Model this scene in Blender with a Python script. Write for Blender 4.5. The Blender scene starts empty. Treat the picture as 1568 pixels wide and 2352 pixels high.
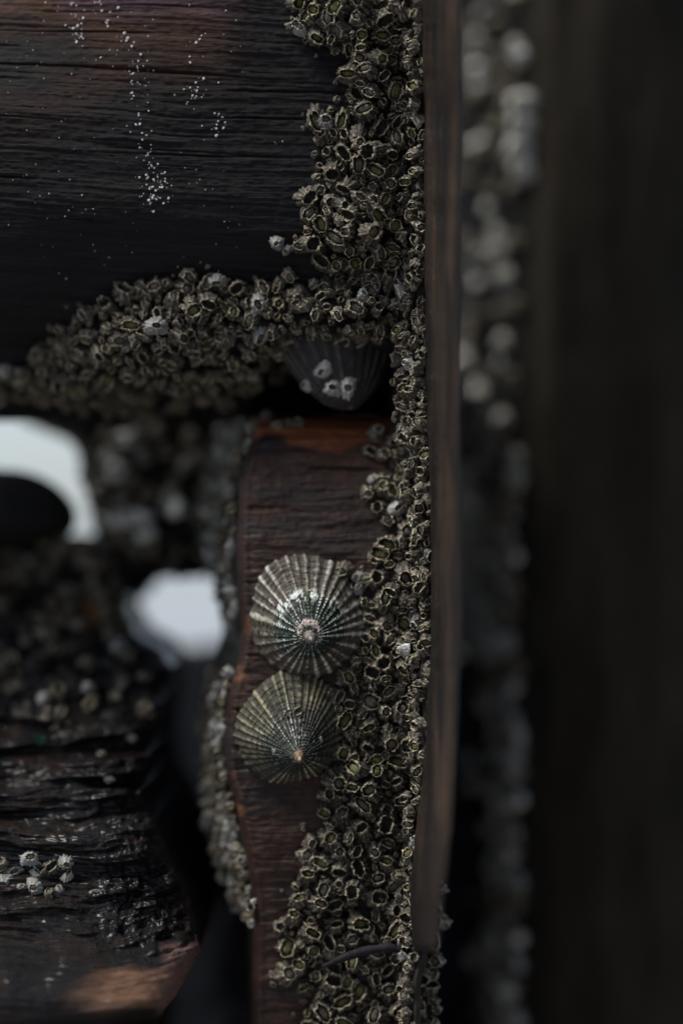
import bpy, math, random
import numpy as np
from mathutils import Vector, Matrix, Quaternion
from mathutils.bvhtree import BVHTree

R = math.radians
SC = bpy.context.scene
COL = SC.collection
random.seed(7)

# ------------------------------------------------------------------ camera
D = 0.60                     # metres from the lens to the plane in focus (y = 0)
K = 0.20 / 1568              # metres per picture unit in that plane
cam = bpy.data.cameras.new('camera')
cam.sensor_fit = 'VERTICAL'; cam.sensor_height = 36; cam.sensor_width = 24
cam.lens = 36 * D / (0.20 * 1024 / 682)
cam.clip_start = 0.02; cam.clip_end = 6000
cam.dof.use_dof = True; cam.dof.focus_distance = D - 0.002
cam.dof.aperture_fstop = 2.1; cam.dof.aperture_blades = 0
camo = bpy.data.objects.new('camera', cam); COL.objects.link(camo)
camo.location = (0, -D, 0); camo.rotation_euler = (R(90), 0, 0)
SC.camera = camo

# ------------------------------------------------------------------ light
SUN_EL, SUN_ROT = R(56), R(-108)           # veiled sun high on the left
wd = bpy.data.worlds.new('World'); SC.world = wd; wd.use_nodes = True
wn = wd.node_tree; wn.nodes.clear()
sky = wn.nodes.new('ShaderNodeTexSky'); sky.sky_type = 'NISHITA'; sky.sun_disc = False
sky.sun_elevation = SUN_EL; sky.sun_rotation = SUN_ROT
sky.air_density = 0.75; sky.dust_density = 0.5; sky.ozone_density = 4.0
bg = wn.nodes.new('ShaderNodeBackground'); bg.inputs['Strength'].default_value = 0.05
wo = wn.nodes.new('ShaderNodeOutputWorld')
hs = wn.nodes.new('ShaderNodeHueSaturation'); hs.inputs['Saturation'].default_value = 0.55      # thin cloud takes the blue out of the sky
wn.links.new(sky.outputs[0], hs.inputs['Color']); wn.links.new(hs.outputs[0], bg.inputs[0]); wn.links.new(bg.outputs[0], wo.inputs[0])
sl = bpy.data.lights.new('sun', 'SUN'); sl.energy = 2.1; sl.angle = R(22); sl.color = (1.0, 0.96, 0.90)
so = bpy.data.objects.new('sun', sl); COL.objects.link(so)
sdir = Vector((math.sin(SUN_ROT) * math.cos(SUN_EL), math.cos(SUN_ROT) * math.cos(SUN_EL), math.sin(SUN_EL)))
so.rotation_euler = sdir.to_track_quat('Z', 'Y').to_euler()
SC.view_settings.view_transform = 'Standard'; SC.view_settings.look = 'None'
SC.view_settings.exposure = 1.35; SC.view_settings.gamma = 1.0
SC.cycles.use_denoising = True
SC.cycles.max_bounces = 6; SC.cycles.caustics_reflective = False; SC.cycles.caustics_refractive = False

# ------------------------------------------------------------------ helpers
def P(px, py, Y):
    """picture unit (1568 x 2352 grid) and depth in metres -> world point(s)"""
    s = (D + Y) / D
    return np.stack([(px - 784) * K * s, Y + 0 * px, (1176 - py) * K * s], -1)

def hsh(ix, iy, seed):
    h = (ix.astype(np.int64) * 374761393 + iy.astype(np.int64) * 668265263 + seed * 1446653) & 0xffffffff
    h = ((h ^ (h >> 13)) * 1274126177) & 0xffffffff
    return ((h ^ (h >> 16)) & 0xffffff) / float(0x1000000)

def vn(x, y, seed=0):
    x = np.asarray(x, float); y = np.asarray(y, float)
    ix = np.floor(x); iy = np.floor(y); fx = x - ix; fy = y - iy
    fx = fx * fx * fx * (fx * (fx * 6 - 15) + 10); fy = fy * fy * fy * (fy * (fy * 6 - 15) + 10)
    a = hsh(ix, iy, seed); b = hsh(ix + 1, iy, seed); c = hsh(ix, iy + 1, seed); d = hsh(ix + 1, iy + 1, seed)
    return (a + (b - a) * fx) * (1 - fy) + (c + (d - c) * fx) * fy

def fbm(x, y, seed=0, o=4, g=0.5):
    s = 0; a = 1; t = 0
    for i in range(o):
        s = s + a * vn(x * 2 ** i + 17 * i, y * 2 ** i + 31 * i, seed + i); t += a; a *= g
    return s / t

def ss(a, b, x):
    t = np.clip((x - a) / (b - a), 0, 1); return t * t * (3 - 2 * t)

def interp(pts):
    xs = [p[0] for p in pts]; ys = [p[1] for p in pts]
    return lambda v: np.interp(v, xs, ys)

def inside(px, py, poly):
    px = np.asarray(px, float); py = np.asarray(py, float)
    r = np.zeros(px.shape, bool); n = len(poly)
    for i in range(n):
        x0, y0 = poly[i]; x1, y1 = poly[(i + 1) % n]
        if y0 == y1: continue
        c = ((y0 > py) != (y1 > py)) & (px < (x1 - x0) * (py - y0) / (y1 - y0) + x0)
        r ^= c
    return r

def pdist(px, py, poly):
    """signed distance, positive inside"""
    d = np.full(np.shape(px), 1e9); n = len(poly)
    for i in range(n):
        x0, y0 = poly[i]; x1, y1 = poly[(i + 1) % n]
        dx, dy = x1 - x0, y1 - y0; L = dx * dx + dy * dy + 1e-9
        t = np.clip(((px - x0) * dx + (py - y0) * dy) / L, 0, 1)
        d = np.minimum(d, np.hypot(px - x0 - t * dx, py - y0 - t * dy))
    return np.where(inside(px, py, poly), d, -d)

def mesh(name, V, faces, cols=None, smooth=True):
    """faces: list of index lists, or an (n,4) array"""
    me = bpy.data.meshes.new(name)
    V = np.asarray(V, np.float32)
    if isinstance(faces, np.ndarray):
        n = len(faces); tot = np.full(n, faces.shape[1], np.int32); idx = faces.ravel().astype(np.int32)
    else:
        tot = np.array([len(f) for f in faces], np.int32); idx = np.concatenate([np.asarray(f, np.int32) for f in faces])
    st = np.concatenate([[0], np.cumsum(tot)[:-1]]).astype(np.int32)
    me.vertices.add(len(V)); me.vertices.foreach_set('co', V.ravel())
    me.loops.add(len(idx)); me.loops.foreach_set('vertex_index', idx)
    me.polygons.add(len(tot)); me.polygons.foreach_set('loop_start', st); me.polygons.foreach_set('loop_total', tot)
    me.polygons.foreach_set('use_smooth', np.full(len(tot), smooth, bool))
    if cols is not None:
        a = me.color_attributes.new('tint', 'FLOAT_COLOR', 'POINT')
        c = np.ones((len(V), 4), np.float32); c[:, :3] = cols
        a.data.foreach_set('color', c.ravel())
    me.update(calc_edges=True); me.validate()
    return me

def link(name, me, mat=None, parent=None, loc=None):
    o = bpy.data.objects.new(name, me); COL.objects.link(o)
    if mat is not None and len(me.materials) == 0: me.materials.append(mat)
    if parent is not None: o.parent = parent
    if loc is not None: o.location = loc
    return o

def tag(o, label=None, cat=None, group=None, kind=None):
    if label: o['label'] = label
    if cat: o['category'] = cat
    if group: o['group'] = group
    if kind: o['kind'] = kind
    return o

HOST = {}
def solid(name, mat, xl, xr, y0, y1, nx, ny, Yf, back, colf, us=None, ys=None):
    """a timber: a modelled front face between two silhouettes, carried straight back to a real thickness"""
    u = np.linspace(0, 1, nx) if us is None else np.asarray(us)
    nx = len(u)
    py = np.linspace(y0, y1, ny) if ys is None else np.asarray(ys, float)
    ny = len(py)
    PY = np.repeat(py[:, None], nx, 1)
    L = xl(py)[:, None]; Rr = xr(py)[:, None]
    PX = L + (Rr - L) * u[None, :]
    Y = Yf(PX, PY, u[None, :] + 0 * PX)
    V = P(PX, PY, Y).reshape(-1, 3)
    C = colf(PX, PY).reshape(-1, 3)
    g = np.arange(nx * ny).reshape(ny, nx)
    F = np.stack([g[:-1, :-1], g[1:, :-1], g[1:, 1:], g[:-1, 1:]], -1).reshape(-1, 4)
    ring = np.concatenate([g[0, :], g[1:, -1], g[-1, -2::-1], g[-2:0:-1, 0]])
    B = V[ring].copy(); B[:, 1] = back
    n0 = len(V)
    rb = n0 + np.arange(len(ring))
    S = np.stack([ring, np.roll(ring, -1), np.roll(rb, -1), rb], -1)
    faces = list(F) + list(S) + [list(rb[::-1])]
    V = np.concatenate([V, B]); C = np.concatenate([C, C[ring]])
    HOST[name] = BVHTree.FromPolygons([tuple(v) for v in V], [list(map(int, f)) for f in faces])
    c = np.array([V[:, 0].mean(), V[:, 1].mean(), V[:, 2].min()])
    me = mesh(name, V - c, faces, C)
    return link(name, me, mat, loc=c)

# ------------------------------------------------------------------ materials
def nodes(name):
    m = bpy.data.materials.new(name); m.use_nodes = True
    nt = m.node_tree; b = nt.nodes['Principled BSDF']
    return m, nt, b
def N(nt, t, **kw):
    n = nt.nodes.new(t)
    for k, v in kw.items():
        if k in n.inputs: n.inputs[k].default_value = v
        else: setattr(n, k, v)
    return n

def surf(name, scale, rough, bump, bscale, lo=0.55, hi=1.35, spec=0.5, rvar=0.15, bump2=0.0, dist=0.0004):
    """tint attribute x stretched grain noise, with a grain bump"""
    m, nt, b = nodes(name)
    at = N(nt, 'ShaderNodeVertexColor', layer_name='tint')
    tc = N(nt, 'ShaderNodeTexCoord'); mp = N(nt, 'ShaderNodeMapping'); mp.inputs['Scale'].default_value = scale
    nt.links.new(tc.outputs['Object'], mp.inputs[0])
    n1 = N(nt, 'ShaderNodeTexNoise', Scale=1.0, Detail=6.0, Roughness=0.62); nt.links.new(mp.outputs[0], n1.inputs['Vector'])
    mr = N(nt, 'ShaderNodeMapRange'); mr.inputs[1].default_value = 0.3; mr.inputs[2].default_value = 0.7
    mr.inputs[3].default_value = lo; mr.inputs[4].default_value = hi
    nt.links.new(n1.outputs[0], mr.inputs[0])
    mx = N(nt, 'ShaderNodeVectorMath', operation='SCALE'); nt.links.new(at.outputs[0], mx.inputs[0]); nt.links.new(mr.outputs[0], mx.inputs['Scale'])
    nt.links.new(mx.outputs[0], b.inputs['Base Color'])
    n2 = N(nt, 'ShaderNodeTexNoise', Scale=bscale, Detail=4.0, Roughness=0.6); nt.links.new(tc.outputs['Object'], n2.inputs['Vector'])
    ad = N(nt, 'ShaderNodeMath', operation='MULTIPLY_ADD'); ad.inputs[1].default_value = bump2
    nt.links.new(n2.outputs[0], ad.inputs[0]); nt.links.new(n1.outputs[0], ad.inputs[2])
    bp = N(nt, 'ShaderNodeBump', Strength=bump, Distance=dist); nt.links.new(ad.outputs[0], bp.inputs['Height'])
    nt.links.new(bp.outputs[0], b.inputs['Normal'])
    rr = N(nt, 'ShaderNodeMapRange'); rr.inputs[1].default_value = 0.35; rr.inputs[2].default_value = 0.65
    rr.inputs[3].default_value = rough - rvar; rr.inputs[4].default_value = rough + rvar
    nt.links.new(n2.outputs[0], rr.inputs[0]); nt.links.new(rr.outputs[0], b.inputs['Roughness'])
    b.inputs['Specular IOR Level'].default_value = spec
    return m

M_PLANK = surf('plank_wood', (90, 900, 2600), 0.62, 0.9, 2500, 0.4, 1.6, 0.13, 0.15, 0.6, 0.0005)
M_POST = surf('red_wood', (120, 900, 1700), 0.55, 0.9, 2000, 0.45, 1.6, 0.18, 0.15, 0.5, 0.0005)
M_BLOCK = surf('wet_wood', (150, 900, 1500), 0.32, 1.0, 1800, 0.4, 1.6, 0.12, 0.12, 0.7, 0.0007)
for _m, _w, _r in ((M_POST, .05, .3), (M_PLANK, .03, .3)):
    _m.node_tree.nodes['Principled BSDF'].inputs['Coat Weight'].default_value = _w; _m.node_tree.nodes['Principled BSDF'].inputs['Coat Roughness'].default_value = _r
_b = M_BLOCK.node_tree.nodes['Principled BSDF']; _b.inputs['Coat Weight'].default_value = 0.20; _b.inputs['Coat Roughness'].default_value = 0.17      # wet film
M_BATTEN = surf('batten_wood', (1100, 900, 40), 0.6, 1.0, 2400, 0.5, 1.4, 0.15, 0.15, 0.6, 0.0004)
M_DARK = surf('dark_wood', (300, 300, 60), 0.6, 0.5, 900, 0.6, 1.4, 0.05, 0.15, 0.4, 0.0008)  # dark wood with hardly any gloss
M_FAR = surf('far_wood', (25, 25, 9), 0.6, 0.3, 200, 0.8, 1.2, 0.06, 0.1, 0.3, 0.0008)
M_SHELL = surf('barnacle_shell', (1500, 1500, 1500), 0.62, 0.8, 4500, 0.35, 1.75, 0.45, 0.2, 0.8, 0.0003)
M_LID = surf('barnacle_lid', (1200, 1200, 1200), 0.42, 0.5, 3000, 0.5, 1.5, 0.5, 0.12, 0.5, 0.0002)
M_LIMP = surf('limpet_shell', (1300, 1300, 1300), 0.6, 0.8, 4000, 0.5, 1.55, 0.28, 0.15, 0.6, 0.0002)
M_WEED = surf('green_weed', (500, 500, 500), 0.3, 0.2, 3000, 0.6, 1.4)

# ------------------------------------------------------------------ the setting: wet sand to the horizon
m, nt, b = nodes('wet_sand')
tc = N(nt, 'ShaderNodeTexCoord')
n1 = N(nt, 'ShaderNodeTexNoise', Scale=0.6, Detail=6.0); nt.links.new(tc.outputs['Object'], n1.inputs['Vector'])
cr = N(nt, 'ShaderNodeValToRGB'); cr.color_ramp.elements[0].color = (0.16, 0.15, 0.15, 1); cr.color_ramp.elements[1].color = (0.34, 0.33, 0.34, 1)
nt.links.new(n1.outputs[0], cr.inputs[0]); nt.links.new(cr.outputs[0], b.inputs['Base Color'])
b.inputs['Roughness'].default_value = 0.12; b.inputs['Specular IOR Level'].default_value = 0.7
n2 = N(nt, 'ShaderNodeTexNoise', Scale=9.0, Detail=3.0); nt.links.new(tc.outputs['Object'], n2.inputs['Vector'])
bp = N(nt, 'ShaderNodeBump', Strength=0.15, Distance=0.02); nt.links.new(n2.outputs[0], bp.inputs['Height']); nt.links.new(bp.outputs[0], b.inputs['Normal'])
gz = -0.62; S = 2500.0
me = mesh('wet_sand', [(-S, -S, 0), (S, -S, 0), (S, S, 0), (-S, S, 0)], [[0, 1, 2, 3]])
tag(link('wet_sand', me, m, loc=(0, 0, gz)), 'pale wet beach seen blurred through the gaps', 'ground', kind='structure')

# ------------------------------------------------------------------ timbers
R1 = [(668, -60), (680, 75), (740, 102), (800, 130), (802, 230), (790, 262), (725, 270), (722, 300), (748, 330), (762, 370), (712, 420), (702, 450),
      (714, 520), (707, 570), (750, 612), (800, 645), (915, 640), (918, 560), (905, 450), (920, 300), (910, 150), (918, -60)]
R3 = [(-60, 868), (0, 850), (60, 830), (130, 768), (165, 735), (230, 700), (330, 662), (410, 642), (500, 640), (540, 656), (650, 648), (690, 655), (760, 640), (905, 640),
      (915, 770), (850, 782), (690, 805), (650, 842), (590, 890), (480, 915), (350, 940), (200, 935), (100, 922), (0, 905), (-60, 900)]

grainslope = 0.045
def plankY(px, py, u):
    wob = (fbm(px / 420, py / 260, 3, 3) - .5) * 26
    g = py - grainslope * px + wob
    Y = 3.5 + 10 * np.clip((260 - py) / 260, 0, 2) * np.clip((520 - px) / 520, 0, 1.3)
    lo = np.clip((py - 430 + 90 * (fbm(px / 330, py / 200, 13, 2) - .5)) / 520, 0, 1.3)
    Y = Y + (60 - 28 * ss(350, 900, px)) * lo ** 2.1
    Y = Y + 30 * ss(800, 850, py + 12 * (vn(px / 40, py / 40, 9) - .5)) * ss(570, 660, px)
    gr = (fbm(px / 300, g / 7.5, 11, 3, .6) - .5) * 0.75 + (fbm(px / 150, g / 30.0, 21, 3) - .5) * 0.7 + (fbm(px / 16, g / 5.5, 23, 2) - .5) * .35
    cr = fbm(px / 420, g / 9.0, 41, 2)
    gr = gr + 0.9 * ss(.25, .14, cr)
    Y = Y + gr
    Y = Y + 22 * ss(850, 950, py) * ss(150, 330, px)
    d3 = pdist(px, py, R3); d1 = pdist(px, py, R1)
    lump = (fbm(px / 60, py / 60, 5, 3) - .5)
    Y = Y - ss(-6, 95, d3) * (13 + 9 * lump) - ss(-6, 80, d1) * (5 + 12 * lump)
    return Y / 1000
def plankC(px, py):
    wob = (fbm(px / 420, py / 260, 3, 3) - .5) * 26
    g = py - grainslope * px + wob
    c = np.array([0.006, 0.0058, 0.0068])[None, None] * np.ones(px.shape + (1,))
    br = fbm(px / 330 + 3, py / 160, 60, 4)
    top = ss(330, 0, py) * ss(620, 380, px) * ss(.28, .55, br) + 0.10 * ss(.5, .66, br) * ss(620, 200, py) * ss(640, 300, px)
    top = np.clip(top, 0, 1)[..., None]
    c = c * (1 - top) + top * np.array([0.042, 0.017, 0.008])
    pu = (ss(80, -20, py) * ss(.4, .6, fbm(px / 200, py / 80, 77, 3)))[..., None]
    c = c * (1 - .7 * pu) + .7 * pu * np.array([0.06, 0.036, 0.05])
    line = fbm(px / 240, g / 7.0, 91, 3, .6)
    c = c * (0.45 + 1.1 * line)[..., None]
    return c
plank = solid('plank', M_PLANK, interp([(0, -1100)]), interp([(0, 992)]), 0, 0, 0, 0, plankY, 0.085, plankC,
              np.concatenate([np.linspace(0, .475, 24), np.linspace(.48, 1, 380)]), np.concatenate([np.linspace(-1000, -110, 24), np.linspace(-100, 962, 480)]))
tag(plank, 'dark weathered horizontal plank with fine grain across the upper left', 'timber')

# corner post whose slanted left flank carries barnacles
def finY(px, py, u):
    lum = (fbm(px / 40, py / 50, 8, 3) - .5) * 5
    Y = np.interp(u, [0, .12, .75, 1], [30, 9, -2.5, -1]) + lum * ss(0, .2, u) * ss(1, .7, u)
    return (Y - 9 * ss(300, -50, py) - 10 * ss(1900, 2400, py)) / 1000
fin = solid('corner_post', M_DARK, interp([(0, 893), (900, 900), (1050, 925), (2400, 915)]), interp([(0, 1000), (1000, 1006), (1700, 1000), (2180, 985), (2260, 966)]),
            0, 0, 30, 0, finY, 0.09, lambda px, py: np.array([0.02, 0.018, 0.016])[None, None] * np.ones(px.shape + (1,)),
            None, np.concatenate([np.linspace(-1000, -90, 40), np.linspace(-80, 2450, 480), np.linspace(2470, 4200, 60)]))
tag(fin, 'dark upright corner post crusted with barnacles behind the brown batten', 'timber')

# batten
bl = interp([(-200, 966), (0, 969), (500, 973), (900, 977), (1100, 985), (1500, 988), (1700, 979), (1900, 963), (2100, 950), (2186, 946)])
brt = interp([(-200, 1052), (0, 1054), (500, 1058), (1000, 1057), (1350, 1060), (1700, 1050), (1900, 1036), (2100, 1014), (2186, 1002)])
def batY(px, py, u):
    Y = np.interp(u, [0, .06, .5, .93, 1], [-2, -8, -24, -42, -38]) - 24 * ss(1450, 2200, py) - 12 * ss(300, -100, py)
    Y = Y + (fbm(px / 7, py / 200, 15, 3) - .5) * 2.6 + (fbm(px / 30, py / 120, 25, 3) - .5) * 2.0 + 10 * ss(2168, 2186, py)
    return Y / 1000
def batC(px, py):
    a = ss(.3, .7, fbm(px / 12, py / 380, 33, 4))[..., None]; c = fbm(px / 22, py / 300, 37, 3)[..., None]
    col = np.array([0.024, 0.0165, 0.012]) * (1 - a) + a * np.array([0.010, 0.0085, 0.008])
    col = col + ss(.5, .7, c) * np.array([0.016, 0.010, 0.0065])
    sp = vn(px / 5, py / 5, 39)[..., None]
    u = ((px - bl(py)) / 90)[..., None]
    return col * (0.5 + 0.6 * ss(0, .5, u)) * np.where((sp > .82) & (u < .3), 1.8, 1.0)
def bl2(py): return bl(py) + (fbm(py / 70, py * 0, 51, 3) - .5) * 9
def br2(py): return brt(py) + (fbm(py / 90, py * 0 + 3, 53, 3) - .5) * 8
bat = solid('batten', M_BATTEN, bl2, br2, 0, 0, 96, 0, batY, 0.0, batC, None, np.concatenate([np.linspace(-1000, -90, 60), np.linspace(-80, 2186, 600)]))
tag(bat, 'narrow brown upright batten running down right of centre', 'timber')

# post with the limpets: front face plus a steep left flank
edge = interp([(960, 600), (985, 588), (1040, 568), (1100, 550), (1250, 545), (1380, 548), (1450, 558), (1530, 545), (1600, 524), (1700, 517), (1780, 520), (1850, 543), (1950, 562), (2050, 578), (2150, 582), (2500, 575)])
flank = interp([(960, 560), (1000, 500), (1060, 478), (1200, 466), (1380, 500), (1450, 512), (1530, 480), (1600, 470), (1750, 462), (1850, 468), (1950, 488), (2050, 530), (2120, 570), (2500, 566)])
PNX = 230
def postY(px, py, u):
    e = edge(py); f = flank(py)
    base = np.interp(py, [960, 985, 1010, 1060, 1120, 1250, 1400, 1700, 2000, 2200, 2500], [44, 30, 24, 19, 16, 12, 10.5, 9.5, 11, 14, 17])
    dx = (px - e) * K * 1000
    r = np.clip(1 - dx / 7.0, 0, 1.0)
    ro = 6.0 * (1 - np.sqrt(np.clip(1 - r ** 2, 0, 1)))
    wob = (fbm(px / 300, py / 200, 103, 3) - .5) * 30
    g = py + 0.03 * px + wob
    gr = (fbm(px / 160, g / 10.0, 111, 3, .6) - .5) * 0.8 + (fbm(px / 90, g / 36.0, 121, 3) - .5) * 1.6 + 0.8 * ss(.27, .16, fbm(px / 260, g / 17.0, 125, 2)) + (fbm(px / 14, py / 9, 127, 2) - .5) * .4
    rim = 0.9 * np.exp(-((dx - 2.0) / 1.3) ** 2)
    Yfront = base + ro + gr * (.25 + .75 * ss(0.5, 4.5, dx)) - rim
    t = np.clip((e - px) / np.maximum(e - f, 4), 0, 1)
    Yfl = base + 9 + t ** 0.8 * np.interp(py, [1000, 1500, 1850, 2130], [66, 58, 34, 18]) + (fbm(px / 25, py / 30, 131, 3) - .5) * 7
    Y = np.where(px >= e, Yfront, Yfl)
    Y = Y - ss(0, 60, pdist(px, py, R4)) * (2.5 + 9 * (fbm(px / 60, py / 60, 7, 3) - .5))
    return Y / 1000
R4 = [(852, 1262), (920, 1250), (930, 1205), (1000, 1190), (1000, 2400), (662, 2400), (720, 2300), (700, 2272), (652, 2250), (668, 2200), (640, 2120), (665, 2080),
      (690, 2000), (710, 1922), (745, 1910), (735, 1850), (765, 1770), (795, 1690), (772, 1612), (792, 1560), (852, 1500), (842, 1420), (858, 1330)]
def postC(px, py):
    c = np.array([0.024, 0.0115, 0.0085])[None, None] * np.ones(px.shape + (1,))
    n = fbm(px / 120, py / 70, 141, 4)[..., None]
    c = c * (0.35 + 1.3 * n)
    dk = ss(.52, .68, fbm(px / 150 + 3, py / 60, 145, 4))[..., None]
    c = c * (1 - .65 * dk) + .65 * dk * np.array([0.014, 0.012, 0.013])
    edge_or = ss(1022, 992, py + 26 * (fbm(px / 70, py / 40, 151, 3) - .5) * 2 - 14 * np.clip((px - 600) / 100, 0, 1.2))[..., None]
    c = c * (1 - edge_or) + edge_or * np.array([0.20, 0.065, 0.027])
    o2 = (ss(.62, .78, fbm(px / 60, py / 60, 161, 3)) * ss(640, 570, px))[..., None]
    c = c * (1 - .7 * o2) + .7 * o2 * np.array([0.12, 0.055, 0.028])
    line = fbm(px / 160, (py + 0.03 * px) / 8.0, 171, 3, .6)[..., None]
    c = c * (0.6 + 0.8 * line)
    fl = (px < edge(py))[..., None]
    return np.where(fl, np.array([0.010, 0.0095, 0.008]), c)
us = np.concatenate([np.linspace(0, .16, 40, endpoint=False), np.linspace(.16, 1, PNX)])
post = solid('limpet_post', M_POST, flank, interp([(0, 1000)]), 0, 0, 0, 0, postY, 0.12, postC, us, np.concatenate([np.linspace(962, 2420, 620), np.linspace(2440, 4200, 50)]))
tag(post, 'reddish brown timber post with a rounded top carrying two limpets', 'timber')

# worn lower left timber: its top runs back and up away from the camera
xr_blk = interp([(1232, 215), (1280, 285), (1330, 300), (1400, 296), (1450, 312), (1490, 372), (1530, 398), (1600, 385), (1680, 350), (1720, 348), (1800, 334), (1850, 338),
                 (1950, 388), (2050, 432), (2130, 456), (2180, 464), (2230, 436), (2290, 404), (2318, 378), (2345, 362), (2360, 350), (2900, 330)])
def blkY(px, py, u):
    base = np.interp(py, [1232, 1300, 1400, 1500, 1600, 1680, 1760, 1850, 1950, 2100, 2250, 2300, 2345], [118, 104, 88, 70, 50, 33, 20, 10, 5, -3, -22, -26, -26])
    low = py + 36 * (px / 375 - 1)
    base = base + 75 * ss(2308, 2350, low)
    wob = (fbm(px / 260, py / 180, 203, 3) - .5) * 60
    g = py + 0.05 * px + wob + 0.00035 * (px - 100) ** 2
    amp = np.interp(py, [1232, 1600, 1750, 2120, 2200, 2345], [1.0, 1.3, 1.7, 1.4, .5, .4])
    gr = (fbm(px / 330, g / 42.0, 211, 2, .5) - .5) * 6.0 * amp + (fbm(px / 130, g / 9.0, 221, 3, .6) - .5) * 2.4 * amp + (fbm(px / 18, g / 7.0, 225, 2) - .5) * .9 * ss(2200, 2080, py)
    cr = fbm(px / 300, g / 60.0, 223, 2)
    gr = gr + 5 * ss(.33, .2, cr) * amp
    lump = (fbm(px / 85, py / 75, 231, 4) - .5) * np.interp(py, [1232, 1400, 1650, 1750, 1900], [44, 34, 9, 4, 2])
    dx = (xr_blk(py) - px) * K * 1000
    r = np.clip(1 - dx / 14.0, 0, 1)
    ro = 16 * (1 - np.sqrt(np.clip(1 - r ** 2, 0, 1)))
    rag = (fbm(px / 22, py / 26, 241, 4) - .5) * 7 * ss(170, 330, px) * ss(2240, 2120, py) * ss(1650, 1800, py)
    return (base + gr + lump + ro + rag) / 1000
def blkC(px, py):
    c = np.array([0.0042, 0.0040, 0.0046])[None, None] * np.ones(px.shape + (1,))
    n = fbm(px / 90, py / 45, 251, 4)[..., None]
    c = c * (1 - ss(.45, .7, n)) + ss(.45, .7, n) * np.array([0.010, 0.0055, 0.0042])
    # bare orange-brown wood low on the end
    w = py - (2262 - 0.16 * (px - 240)) + 50 * (fbm(px / 120, py / 30, 261, 3) - .5)
    o = (ss(-40, 0, w) * ss(75, 30, w) * ss(120, 300, px))[..., None]
    c = c * (1 - o) + o * np.array([0.13, 0.07, 0.042])
    p = (ss(355, 385, px + 20 * (n[..., 0] - .5)) * ss(2160, 2180, py))[..., None]
    c = c * (1 - .8 * p) + .8 * p * np.array([0.11, 0.065, 0.058])
    sp = fbm(px / 40, py / 40, 271, 3)[..., None]; up = ss(1720, 1600, py)[..., None]
    c = c + up * ss(.55, .75, sp) * np.array([0.06, 0.055, 0.045])
    og = np.exp(-((px - 222) ** 2 + (py - 1400) ** 2) / 28 ** 2)[..., None]
    return c * (1 - og) + og * np.array([0.20, 0.09, 0.03])
blk = solid('worn_timber', M_BLOCK, interp([(0, -420)]), xr_blk, 0, 0, 250, 0, blkY, 0.15, blkC, None, np.concatenate([np.linspace(1232, 2360, 430), np.linspace(2375, 2900, 30)]))
tag(blk, 'wet ridged end of a worn timber at the lower left', 'timber')

# timber hanging behind, crusted with barnacles
LUMP = [(10, 905), (1100, 905), (1100, 1060), (640, 1060), (600, 1010), (540, 1015), (492, 1050), (470, 1120), (468, 1220), (484, 1322), (440, 1330), (400, 1322), (352, 1335), (318, 1378),
        (262, 1360), (228, 1290), (214, 1225), (196, 1150), (182, 1095), (180, 1060), (172, 1034), (150, 1012), (120, 996), (80, 982), (40, 968)]  # right-hand arm is added, hidden, to keep sky out under the plank
def flatlump(name, mat, poly, Y0, depth, col, amp, seed, round_=60, step=9):
    """a lump cut to an outline: a domed, noisy front, straight sides and a back"""
    xs = [p[0] for p in poly]; ys = [p[1] for p in poly]
    X = np.arange(min(xs), max(xs) + step, step); Yp = np.arange(min(ys), max(ys) + step, step)
    PX, PY = np.meshgrid(X, Yp)
    d = pdist(PX, PY, poly)
    ok = d > -step * .3
    t = np.clip(d / round_, 0, 1)
    Yv = Y0 + 0.028 * (1 - np.sqrt(np.clip(1 - (1 - t) ** 2, 0, 1))) + (fbm(PX / 55, PY / 55, seed, 4) - .5) * amp
    front = P(PX, PY, Yv).reshape(-1, 3); bk = front.copy(); bk[:, 1] = Y0 + depth
    n = PX.size; g = np.arange(n).reshape(PX.shape)
    q = ok[:-1, :-1] & ok[1:, :-1] & ok[1:, 1:] & ok[:-1, 1:]
    F = []
    idx = np.argwhere(q)
    qs = set(map(tuple, idx))
    for (i, j) in qs:
        a, b_, c, e = g[i, j], g[i + 1, j], g[i + 1, j + 1], g[i, j + 1]
        F.append([a, b_, c, e]); F.append([a + n, e + n, c + n, b_ + n])
        for (di, dj, p, r_) in ((-1, 0, a, e), (1, 0, c, b_), (0, -1, b_, a), (0, 1, e, c)):
            if (i + di, j + dj) not in qs: F.append([p, r_, r_ + n, p + n])
    F = [[int(k) for k in f] for f in F]
    V = np.concatenate([front, bk]); used = sorted({k for f in F for k in f}); mp = {k: i for i, k in enumerate(used)}
    F = [[mp[k] for k in f] for f in F]; V = V[used]
    C = np.array(col)[None] * (0.6 + 0.8 * fbm(V[:, 0] * 300, V[:, 2] * 300, seed + 5, 3))[:, None]
    HOST[name] = BVHTree.FromPolygons([tuple(v) for v in V], F)
    c = np.array([V[:, 0].mean(), V[:, 1].mean(), V[:, 2].min()])
    return link(name, mesh(name, V - c, F, C), mat, loc=c)
lump = flatlump('hanging_timber', M_DARK, LUMP, 0.112, 0.06, (0.016, 0.015, 0.013), 0.016, 301)
tag(lump, 'blurred barnacle crusted timber hanging behind the plank, right of the bright gap', 'timber')

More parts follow.
